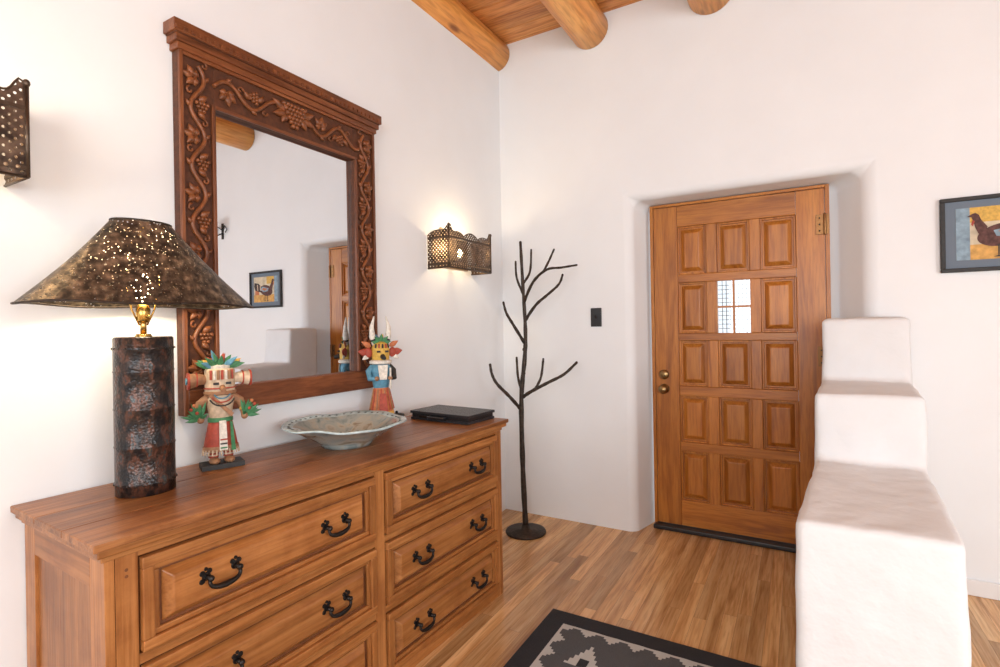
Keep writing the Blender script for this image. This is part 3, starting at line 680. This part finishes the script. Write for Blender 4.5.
def figurine2():
    b=MB()
    b.lathe([(0,0),(0.045,0),(0.045,0.014),(0,0.014)],(0,0,0),M_tan,24)
    for s in (-1,1): b.ell((s*0.018,-0.016,0.022),(0.013,0.024,0.010),M_red); b.cyl((s*0.018,0,0.016),(s*0.018,0,0.06),0.012,0.014,M_pwhite,12)
    b.lathe([(0,0.045),(0.055,0.045),(0.056,0.052),(0.045,0.11),(0.033,0.165),(0,0.17)],(0,0,0),M_orange,28,1,0.8)
    b.lathe([(0.0555,0.045),(0.0575,0.047),(0.0555,0.062),(0.053,0.063)],(0,0,0),M_yel,28,1,0.8,close=True)
    for k in range(8):
        a=-math.pi*(k+0.5)/8; b.tube([(0.056*math.cos(a),0.045*math.sin(a),0.07),(0.036*math.cos(a),0.030*math.sin(a),0.158)],0.003,(M_red,M_tan)[k%2],6)
    b.prism([(-0.022,-0.048,0.05),(0.018,-0.048,0.05),(0.012,-0.036,0.14),(-0.016,-0.036,0.14)],(0,-0.004,0),M_red)
    b.tube([(0,0,0.16),(0,0,0.20),(0,0,0.25),(0,0,0.275)],[0.033,0.040,0.046,0.030],M_blue,20,flat=0.8)
    b.prism([(-0.016,-0.040,0.20),(0.016,-0.040,0.20),(0.022,-0.036,0.262),(-0.022,-0.036,0.262)],(0,-0.003,0),M_pwhite)
    for s in (-1,1):
        b.tube([(s*0.036,0,0.255),(s*0.056,-0.004,0.235),(s*0.054,-0.022,0.205),(s*0.034,-0.042,0.205)],[0.014,0.013,0.012,0.009],M_blue if s<0 else M_pblack,12)
        b.ell((s*0.030,-0.046,0.206),(0.010,0.010,0.010),M_tan)
    b.tube([(0.03,-0.05,0.16),(0.03,-0.05,0.25)],0.004,M_pwhite,8)
    b.tube([(0,0,0.268),(0,0,0.28),(0,0,0.33),(0,0,0.352),(0,0,0.362)],[0.030,0.038,0.040,0.034,0.015],M_yel,20)
    b.lathe([(0.036,0.264),(0.050,0.268),(0.050,0.278),(0.040,0.284)],(0,0,0),M_pwhite,24,1,0.9,close=True)
    for k in range(5):
        a=-math.pi/2+(-0.8+0.4*k); b.tube([(0.0405*math.cos(a),0.0405*math.sin(a),0.335),(0.037*math.cos(a),0.037*math.sin(a),0.352)],0.004,(M_pblack,M_red)[k%2],6)
    for s in (-1,1): b.box(s*0.018-0.007,s*0.018+0.007,-0.044,-0.034,0.316,0.324,M_pblack)
    b.tube([(0,-0.036,0.298),(0,-0.066,0.292)],[0.012,0.008],M_pblack,12)
    for s in (-1,1):
        b.ell((s*0.054,0,0.315),(0.018,0.010,0.022),M_red); b.leaf((s*0.056,0,0.315),(s,0,0.15),(0,-1,0),0.045,0.016,0.007,M_red)
        b.leaf((s*0.04,0.004,0.34),(s*0.9,0,0.5),(0,-1,0),0.050,0.012,0.005,M_orange); b.leaf((s*0.05,0.0,0.305),(s*0.9,-0.1,-0.5),(0,-1,0),0.038,0.011,0.005,M_pwhite)
        b.tube([(s*0.022,0,0.350),(s*0.036,0,0.385),(s*0.038,0,0.425),(s*0.026,0,0.472)],[0.015,0.014,0.010,0.0025],M_pwhite,12)
        b.tube([(s*0.028,0,0.366),(s*0.031,0,0.374)],0.0155,M_pblack,12)
    for k in range(9):
        a=math.pi*(0.10+0.8*k/8); b.leaf((0,-0.006+0.012*(k%2),0.352),(math.cos(a),-0.3+0.5*(k%2),math.sin(a)*0.8),(0,-1,0),0.048,0.010,0.004,(M_green,M_blue,M_green,M_yel)[k%4])
    return b.obj('horned_kachina_figurine',bevel=0.0015,loc=(-1.704,1.828,TH+0.001),rot=(0,0,math.radians(58)))
f=figurine2(); f.scale=(1.05,1.0,1.08)

# ------------------------------------------------------------------ coat stand
b=MB(); B0=Vector((-1.515,2.905,0)); r_=Vector((0.866,0.5,0)); d_=Vector((0.5,-0.866,0))
def Q(s,d,h): return B0+r_*s+d_*d+Vector((0,0,h))
b.lathe([(0,0.0),(0.125,0.0),(0.128,0.006),(0.124,0.014),(0.03,0.020),(0.022,0.05),(0,0.05)],tuple(B0),M_bronze,48)
def sm(pts,rads):
    P=[Q(*p) for p in pts]; out=[];ro=[]
    for i in range(len(P)-1):
        p0=P[max(i-1,0)];p1=P[i];p2=P[i+1];p3=P[min(i+2,len(P)-1)]
        for k in range(5):
            t=k/5; out.append(0.5*((2*p1)+(p2-p0)*t+(2*p0-5*p1+4*p2-p3)*t*t+(3*p1-p0-3*p2+p3)*t**3)); ro.append(rads[0]+(rads[1]-rads[0])*((i+t)/(len(P)-1)))
    out.append(P[-1]); ro.append(rads[1]); b.tube(out,[r*(1+0.10*math.sin(i*2.3)) for i,r in enumerate(ro)],M_bronze,10)
    b.ell(P[-1],(rads[1]*1.1,)*3,M_bronze,seg=8,rg=5)
sm([(0.0,0,0.02),(-0.012,0,0.4),(-0.014,0,0.834),(0.012,0,1.10),(0.019,0,1.275),(0.008,0,1.55),(-0.003,0,1.823)],(0.018,0.009))
sm([(-0.015,0,0.77),(-0.09,0.03,0.86),(-0.164,0.05,0.94),(-0.195,0.05,1.0),(-0.206,0.04,1.06)],(0.012,0.008))
sm([(-0.005,0,0.85),(0.05,0.03,0.89),(0.157,0.05,0.947),(0.25,0.06,0.995),(0.330,0.05,1.065)],(0.012,0.008))
sm([(0.07,0.035,0.90),(0.11,0.02,0.975),(0.129,-0.01,1.086)],(0.009,0.007))
sm([(-0.01,0,0.88),(-0.03,-0.08,0.97),(-0.035,-0.13,1.09)],(0.009,0.007))
sm([(0.012,0,1.19),(-0.06,0.03,1.31),(-0.10,0.05,1.38),(-0.117,0.05,1.445)],(0.011,0.007))
sm([(0.017,0,1.33),(0.09,-0.03,1.43),(0.167,-0.05,1.495),(0.24,-0.05,1.56),(0.265,-0.05,1.62)],(0.011,0.007))
sm([(0.01,0,1.44),(0.07,0.05,1.57),(0.151,0.09,1.64),(0.24,0.10,1.65),(0.335,0.09,1.665)],(0.010,0.006))
sm([(0.13,0.085,1.625),(0.17,0.07,1.70),(0.20,0.07,1.765)],(0.008,0.006))
sm([(0.006,0,1.56),(0.055,-0.02,1.64),(0.066,-0.03,1.78)],(0.009,0.006))
sm([(0.008,0,1.50),(-0.03,0.0,1.60),(-0.036,0.02,1.70)],(0.008,0.006))
for (z,a,s0) in ((0.25,0.3,-0.008),(0.5,2.0,-0.013),(0.62,4.2,-0.014),(1.0,1.1,0.003),(1.15,3.4,0.015)):
    b.ell(Q(s0+0.010*math.cos(a),0.010*math.sin(a),z),(0.008,0.008,0.012),M_bronze,seg=8,rg=5)
b.obj('branch_coat_stand')

# ------------------------------------------------------------------ switch, picture, bracket
b=MB(); b.box(-1.172,-1.100,YB-0.009,YB-0.001,1.285,1.405,M_black); b.box(-1.142,-1.130,YB-0.020,YB-0.009,1.335,1.357,M_iron)
b.obj('light_switch_plate',bevel=0.003)
PI=empty('framed_bird_picture',(0.584,YB-0.001,1.515))
W,Hh=0.47,0.35
b=MB(); f=0.018
b.box(0,W,-0.022,0,0,f,M_pblack); b.box(0,W,-0.022,0,Hh-f,Hh,M_pblack); b.box(0,f,-0.022,0,f,Hh-f,M_pblack); b.box(W-f,W,-0.022,0,f,Hh-f,M_pblack)
b.obj('frame',PI,bevel=0.003)
M_mat=plain('slate_mat',(0.15,0.19,0.24),0.8); M_art=plain('ochre_ground',(0.58,0.33,0.10),0.8,0,0,25,0.35); M_art2=plain('cream_sky',(0.60,0.52,0.38),0.8,0,0,25,0.2)
M_bird=plain('bird_brown',(0.10,0.045,0.04),0.8,0,0,60,0.5); M_artb=plain('art_blue',(0.24,0.34,0.42),0.8,0,0,30,0.3)
b=MB(); b.box(f,W-f,-0.008,-0.002,f,Hh-f,M_mat)
ax0,ax1,az0,az1=0.058,W-0.058,0.055,Hh-0.052
b.box(ax0,ax1,-0.0095,-0.008,az0,az1,M_art2); b.box(ax0,ax1,-0.0100,-0.0095,az0,az0+0.07,M_art); b.box(ax0,ax0+0.05,-0.0102,-0.0095,az0,az1,M_artb)
b.box(ax0+0.05,ax0+0.16,-0.0101,-0.0095,az1-0.07,az1,M_yel)
b.box(ax1-0.08,ax1-0.02,-0.0103,-0.0095,az0+0.07,az0+0.15,M_orange)
def flat(pts,y,m): b.prism([(px,y,pz) for px,pz in pts],(0,0.0006,0),m)
body=[(0.225+0.092*math.cos(t*math.pi/16),0.165+0.052*math.sin(t*math.pi/16)+0.012*math.cos(t*math.pi/16)) for t in range(32)]
flat(body,-0.0112,M_bird)
flat([(0.17,0.205),(0.148,0.238),(0.140,0.262),(0.128,0.272),(0.116,0.268),(0.098,0.256),(0.114,0.252),(0.120,0.235),(0.128,0.20),(0.15,0.145)],-0.0114,M_bird)
flat([(0.29,0.20),(0.34,0.235),(0.40,0.245),(0.405,0.21),(0.39,0.17),(0.31,0.15)],-0.0114,M_pblack)
flat([(0.19,0.185),(0.28,0.205),(0.32,0.180),(0.26,0.150),(0.20,0.158)],-0.0119,M_artb)
flat([(0.205,0.180),(0.27,0.192),(0.285,0.175),(0.24,0.163)],-0.0124,M_orange)
for k in range(4): flat([(0.30+0.022*k,0.165),(0.312+0.022*k,0.168),(0.318+0.022*k,0.215+0.006*k),(0.306+0.022*k,0.213+0.006*k)],-0.0121,(M_cream,M_bird)[k%2])
flat([(0.118,0.240),(0.126,0.233),(0.118,0.210),(0.112,0.220)],-0.0120,M_red)
for xx in (0.205,0.24): flat([(xx,0.12),(xx+0.006,0.12),(xx+0.004,0.07),(xx+0.018,0.064),(xx-0.016,0.064),(xx,0.07)],-0.0114,M_pblack)
b.obj('artwork',PI)
b=MB()
b.box(1.485,1.515,YB-0.008,YB-0.001,2.24,2.40,M_iron)
b.tube([(1.5,YB-0.005,2.30),(1.5,YB-0.08,2.26),(1.5,YB-0.13,2.30),(1.5,YB-0.13,2.34)],0.006,M_iron,8)
b.lathe([(0,0),(0.035,0.0),(0.04,0.02),(0.045,0.07),(0.03,0.10),(0.0,0.12)],(1.5,YB-0.13,2.33),M_iron,16)
for s in (-1,1): b.tube([(1.5,YB-0.006,2.33),(1.5+s*0.06,YB-0.02,2.37),(1.5+s*0.10,YB-0.02,2.33),(1.5+s*0.07,YB-0.02,2.30)],0.005,M_iron,8)
b.obj('iron_bracket_lamp')

# ------------------------------------------------------------------ woven rug
M_rb=plain('wool_black',(0.020,0.021,0.026),0.95,0,0.5,500,0.3); M_rw=plain('wool_white',(0.52,0.52,0.50),0.95,0,0.5,500,0.12); M_rg=plain('wool_grey',(0.080,0.083,0.09),0.95,0,0.5,500,0.35)
b=MB(); c=0.0125; rx0,ry0,ry1=-0.993,-0.24,2.16
rx1=rx0+c*72
nx=int(round((rx1-rx0)/c)); ny=int(round((ry1-ry0)/c))
def pat(i,j):
    di=min(i,nx-1-i); dj=min(j,ny-1-j); d=min(di,dj); t=j if di<dj else i
    if d<7: return M_rb
    tri=abs((t%8)-4)//1          # toothed white line between border and field
    if d<8+tri//2: return M_rw
    if d<9+tri//2: return M_rw if tri>2 else M_rg
    # stepped white triangles set in the grey field near corners and along the sides
    jj=dj%40 if dj>30 else dj
    u,v=di-20,jj-20
    if -5<=v<=5 and abs(u)<=(5+v)//2*1.0+0.5: 
        return M_rw if not (abs(u)<=1 and v>1) else M_rb
    ui=abs(i-(nx-1)/2); vj=abs(((j+8)%64)-31.5)
    q=int(ui)//2+int(vj)//2
    if q in (4,5): return M_rw
    if q<4: return M_rb if q>1 else M_rw
    if q in (8,): return M_rb
    return M_rg
idx={}
for i in range(nx+1):
    for j in range(ny+1): idx[i,j]=b.av((rx0+i*c,ry0+j*c,0.010+0.0008*math.sin(i*0.9)*math.sin(j*0.7)))
for i in range(nx):
    for j in range(ny): b.af((idx[i,j],idx[i+1,j],idx[i+1,j+1],idx[i,j+1]),pat(i,j))
bi=[b.av(p) for p in ((rx0,ry0,0.001),(rx1,ry0,0.001),(rx1,ry1,0.001),(rx0,ry1,0.001))]
b.af(bi[::-1],M_rb)
per=[(rx0,ry0,rx1,ry0),(rx1,ry0,rx1,ry1),(rx1,ry1,rx0,ry1),(rx0,ry1,rx0,ry0)]
for (xa,ya,xb_,yb_) in per:
    q=[b.av(p) for p in ((xa,ya,0.001),(xb_,yb_,0.001),(xb_,yb_,0.0105),(xa,ya,0.0105))]; b.af(q,M_rb)
b.obj('woven_rug',recalc=False)

# ------------------------------------------------------------------ world
wd=bpy.data.worlds.new('World'); S.world=wd; wd.use_nodes=True
bg=wd.node_tree.nodes['Background']; bg.inputs[0].default_value=(0.85,0.93,1,1); bg.inputs[1].default_value=1.3

# ------------------------------------------------------------------ camera
cd=bpy.data.cameras.new('camera'); cd.sensor_width=36; cd.lens=36*520/1000; cd.shift_y=-0.0075; cd.clip_start=0.05
co=bpy.data.objects.new('camera',cd); S.collection.objects.link(co); S.camera=co
th=math.radians(1.0)
f_=Vector((-0.5,math.sqrt(3)/2,0)); rr=Vector((math.sqrt(3)/2,0.5,0)); zz_=Vector((0,0,1))
Rv=rr*math.cos(th)-zz_*math.sin(th); Uv=zz_*math.cos(th)+rr*math.sin(th)
m3=Matrix((Rv,Uv,-f_)).transposed(); co.matrix_world=Matrix.Translation((0,0,1.3))@m3.to_4x4()
